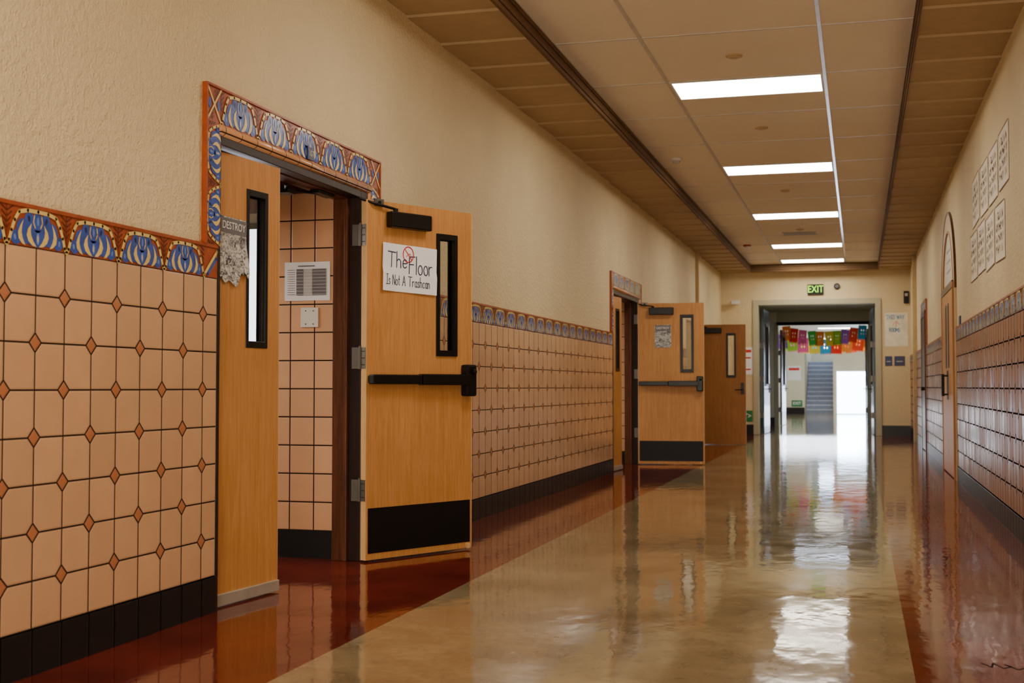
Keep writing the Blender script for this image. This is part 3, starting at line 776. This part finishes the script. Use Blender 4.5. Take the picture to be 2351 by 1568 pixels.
# ------------------------------------------------------------------ passage and far hall
PX0, PX1 = -2.5, .62
mb = MB(); mb.box(PX0-.1, PX0, YE+.3, 34, 0, 3.2, 'olive'); mb.box(PX1, PX1+.1, YE+.3, 34, 0, 3.2, 'olive')
mb.obj('wall_passage', kind='structure', label='olive painted walls of the short passage', category='wall')
mb = MB(); mb.box(PX0-.1, PX1+.1, YE+.3, 34, 3.0, 3.2, 'olive'); mb.obj('ceiling_passage', kind='structure', label='olive painted passage ceiling', category='ceiling')
Q0, Q1 = -2.1, .26
mb = MB(); mb.box(-3.1, Q0, 34, 34.3, 0, 3.3, 'plaster_far'); mb.box(Q1, 1.2, 34, 34.3, 0, 3.3, 'plaster_far'); mb.box(Q0, Q1, 34, 34.3, 2.66, 3.3, 'olive')
mb.obj('wall_middle', kind='structure', label='pale cross wall with second double doorway', category='wall')
mb = MB(); mb.box(Q0, Q1, 33.97, 34.32, 2.66, 2.73, 'dark'); mb.box(Q0-.06, Q0+.03, 33.97, 34.32, 0, 2.73, 'olive'); mb.box(Q1-.03, Q1+.06, 33.97, 34.32, 0, 2.73, 'olive')
mb.obj(tname(), kind='structure', label='dark header and painted frame of second doorway', category='door frame')
mb = MB(); mb.box(PX0, Q0-.06, 33.98, 34, 0, .22, 'black_base'); mb.box(Q1+.06, PX1, 33.98, 34, 0, .22, 'black_base'); mb.obj('baseboard_middle', kind='structure', label='black baseboard', category='baseboard')
mb = MB(); mb.box(-3.0, -2.9, 34.3, 49, 0, 3.1, 'plaster_far'); mb.box(1.0, 1.1, 34.3, 49, 0, 3.1, 'plaster_far')
mb.box(-3.0, -2.0, 49, 49.2, 0, 4.6, 'plaster_far')
mb.box(-.95, -.85, 49, 49.2, 0, 4.6, 'plaster_far'); mb.box(.25, 1.1, 49, 49.2, 0, 4.6, 'plaster_far'); mb.box(-.85, .25, 49, 49.2, 1.65, 4.6, 'plaster_far')
mb.box(-2.1, -2.0, 49.2, 56, 0, 4.6, 'plaster_far'); mb.box(-.95, -.85, 49.2, 56, 0, 4.6, 'plaster_far'); mb.box(-2.1, -.85, 56, 56.1, 0, 4.6, 'plaster_far')
mb.obj('wall_far', kind='structure', label='pale plaster walls of the far hall', category='wall')
mb = MB(); mb.box(-3.0, 1.1, 34.3, 49, 3.1, 3.2, 'plaster_far'); mb.box(-2.1, -.85, 49.2, 56.1, 4.6, 4.7, 'plaster_far'); mb.obj('ceiling_far', kind='structure', label='pale plaster ceiling of the far hall', category='ceiling')
mb = MB(); mb.box(-2.9, -2.0, 48.98, 49, 0, .25, 'black_base'); mb.obj('baseboard_far', kind='structure', label='black baseboard', category='baseboard')
mb = MB(); mb.box(-.85, .25, 49.12, 49.14, .02, 1.65, 'day')
mb.box(-.85, -.81, 49.05, 49.12, 0, 1.65, 'white'); mb.box(.21, .25, 49.05, 49.12, 0, 1.65, 'white'); mb.box(-.81, .21, 49.05, 49.12, 1.6, 1.65, 'white')
mb.obj('window_1', kind='structure', label='glaring sunlit glass entrance', category='window')
mb = MB(); mb.box(-1.7, -1.1, 55.97, 55.99, 2.7, 3.1, 'day'); mb.box(-1.74, -1.7, 55.95, 56, 2.66, 3.14, 'white'); mb.box(-1.1, -1.06, 55.95, 56, 2.66, 3.14, 'white')
mb.obj('window_4', kind='structure', label='bright stairwell window', category='window')
mb = MB()
for j in range(12): mb.box(-1.98, -.97, 49.6+j*.28, 49.6+(j+1)*.28+.02, 0, .172*(j+1)-.04, 'stair'); mb.box(-1.98, -.97, 49.58+j*.28, 49.6+(j+1)*.28+.02, .172*(j+1)-.04, .172*(j+1), 'stairn')
mb.box(-1.98, -.97, 52.98, 55.9, 0, 2.06, 'stair')
mb.obj('staircase', kind='structure', label='grey concrete stairs climbing to a landing', category='stairs')
o = paper('poster', frame((-2.38, 49, 1.55)), 0, 0, .5, .55, 'paper', y=-.001, label='white notice with red band on pale wall', cat='poster')
l = MB(); l.box(-.2, .2, -.004, -.002, .1, .2, 'redink'); l.obj('printed_block', o)
m = MB(); m.box(-.2, .2, -.008, 0, -.12, .12, 'greenp'); o = m.obj('exit_sign', mw=frame((-2.28, 48.99, .40)), label='low green exit sign', category='exit sign', bevel=.002)
l = MB(); font(l, 'EXIT', .15, 0, 0, 'pale', y=-.010, bold=.004); l.obj('lettering', o)

# papel picado bunting
cols = [C(255,140,50), C(238,60,50), C(250,110,170), C(80,205,90), C(255,150,60), C(250,222,70), C(170,110,215), C(245,80,50), C(60,170,210), C(160,215,70)]
for i, c in enumerate(cols): M['flag%d' % i] = tissue('tissue_%d' % i, c)
def bunting(y, z0, sag, n, x0, x1, ph, h=.40, order=None):
    f = lambda x: z0-sag*(1-((x-(x0+x1)/2)/((x1-x0)/2))**2)
    b = MB(); N = 24
    for i in range(N):
        xa, xb = x0+(x1-x0)*i/N, x0+(x1-x0)*(i+1)/N
        b.cyl((xa, 0, f(xa)), (xb, 0, f(xb)), .004, 'white', 6)
    r = empty('paper_bunting', Matrix.Translation((0, y, 0)), label='string of colourful cut tissue paper flags across hall', category='bunting', group='paper bunting strings')
    b.obj('cord', r)
    w = (x1-x0)/n*.98
    for i in range(n):
        xc = x0+(x1-x0)*(i+.5)/n; z = f(xc); fl = MB(); key = 'flag%d' % (order[i] if order else (i*3+ph) % 10)
        d = random.uniform(-.15, .15)
        rows = 4; cl = 4
        for a in range(cl):
            for bb in range(rows):
                xa, xb = -w/2+w*a/cl, -w/2+w*(a+1)/cl; za, zb = -h+.05+(h-.05)*bb/rows, -h+.05+(h-.05)*(bb+1)/rows
                if (a in (1, 2) and bb in (1, 2)):
                    m_ = .022
                    for q in ((xa, xa+m_, za, zb), (xb-m_, xb, za, zb), (xa+m_, xb-m_, za, za+m_), (xa+m_, xb-m_, zb-m_, zb)):
                        fl.poly([(q[0], d*q[2], q[2]), (q[1], d*q[2], q[2]), (q[1], d*q[3], q[3]), (q[0], d*q[3], q[3])], key)
                else: fl.poly([(xa, d*za, za), (xb, d*za, za), (xb, d*zb, zb), (xa, d*zb, zb)], key)
        for a in range(5):
            xa, xb = -w/2+w*a/5, -w/2+w*(a+1)/5
            fl.poly([(xa, 0, -h+.05), ((xa+xb)/2, 0, -h), (xb, 0, -h+.05)], key)
        fl.obj('flag', r, mw=Matrix.Translation((xc, 0, z)) @ Matrix.Rotation(random.uniform(-.14, .14), 4, 'Y'))
bunting(35.6, 2.74, .20, 10, -2.05, .22, 0, .42, [0, 1, 2, 3, 4, 5, 9, 6, 7, 8])
bunting(38.0, 2.72, .30, 11, -2.7, .8, 3, .46)
bunting(40.2, 2.74, .26, 11, -2.8, .9, 6, .46)

# ------------------------------------------------------------------ light
def area(name, loc, rot, sx, sy, e, col):
    l = bpy.data.lights.new(name, 'AREA'); l.shape = 'RECTANGLE'; l.size = sx; l.size_y = sy; l.energy = e; l.color = col
    o = bpy.data.objects.new(name, l); COL.objects.link(o); o.location = loc; o.rotation_euler = rot
area('daylight', (-.3, 48.9, .9), (math.radians(-90), 0, 0), 1.0, 1.5, 50, (.56, .72, 1))
area('stair_daylight', (-1.5, 52.5, 4.5), (0, 0, 0), .8, 3, 60, (.75, .85, 1))
area('room_daylight', (-4.6, 6.2, 2.1), (0, 0, 0), .8, .8, 40, (1, .92, .82))
area('room_daylight_b', (-4.6, 15.9, 2.1), (0, 0, 0), .8, .8, 40, (1, .92, .82))
area('passage_fill', (-.9, 31, 2.98), (0, 0, 0), 1.2, .6, 22, (.72, .83, 1))  # added area lamp that brightens the dark passage
area('hall_fill', (.9, 42, 1.9), (0, math.radians(90), 0), 1.2, 6, 100, (.62, .76, 1))  # added area lamp beside the hall wall, brightens the far hall
area('corridor_fill', (-.9, -2.4, .5), (math.radians(124), 0, 0), 2.6, 1.2, 270, (1, .91, .78))  # added lamp, unseen behind the camera, lifts the dark ceiling
area('passage_up_fill', (-.9, 30.2, .35), (math.radians(-128), 0, 0), 1.8, .6, 16, (.85, .9, 1))  # weak added lamp low in the passage, aimed up at the corridor ceiling
w = bpy.data.worlds.new('world'); S.world = w; w.use_nodes = True
w.node_tree.nodes['Background'].inputs[0].default_value = (.6, .7, .9, 1); w.node_tree.nodes['Background'].inputs[1].default_value = .3

cam = bpy.data.cameras.new('camera'); co = bpy.data.objects.new('camera', cam); COL.objects.link(co)
cam.lens = 44.4; cam.sensor_width = 36; cam.clip_start = .05
co.location = (0, 0, 1.03); co.rotation_euler = (math.radians(92.054), 0, math.radians(15.37))
cam.dof.use_dof = True; cam.dof.focus_distance = 7.4; cam.dof.aperture_fstop = 4
S.camera = co
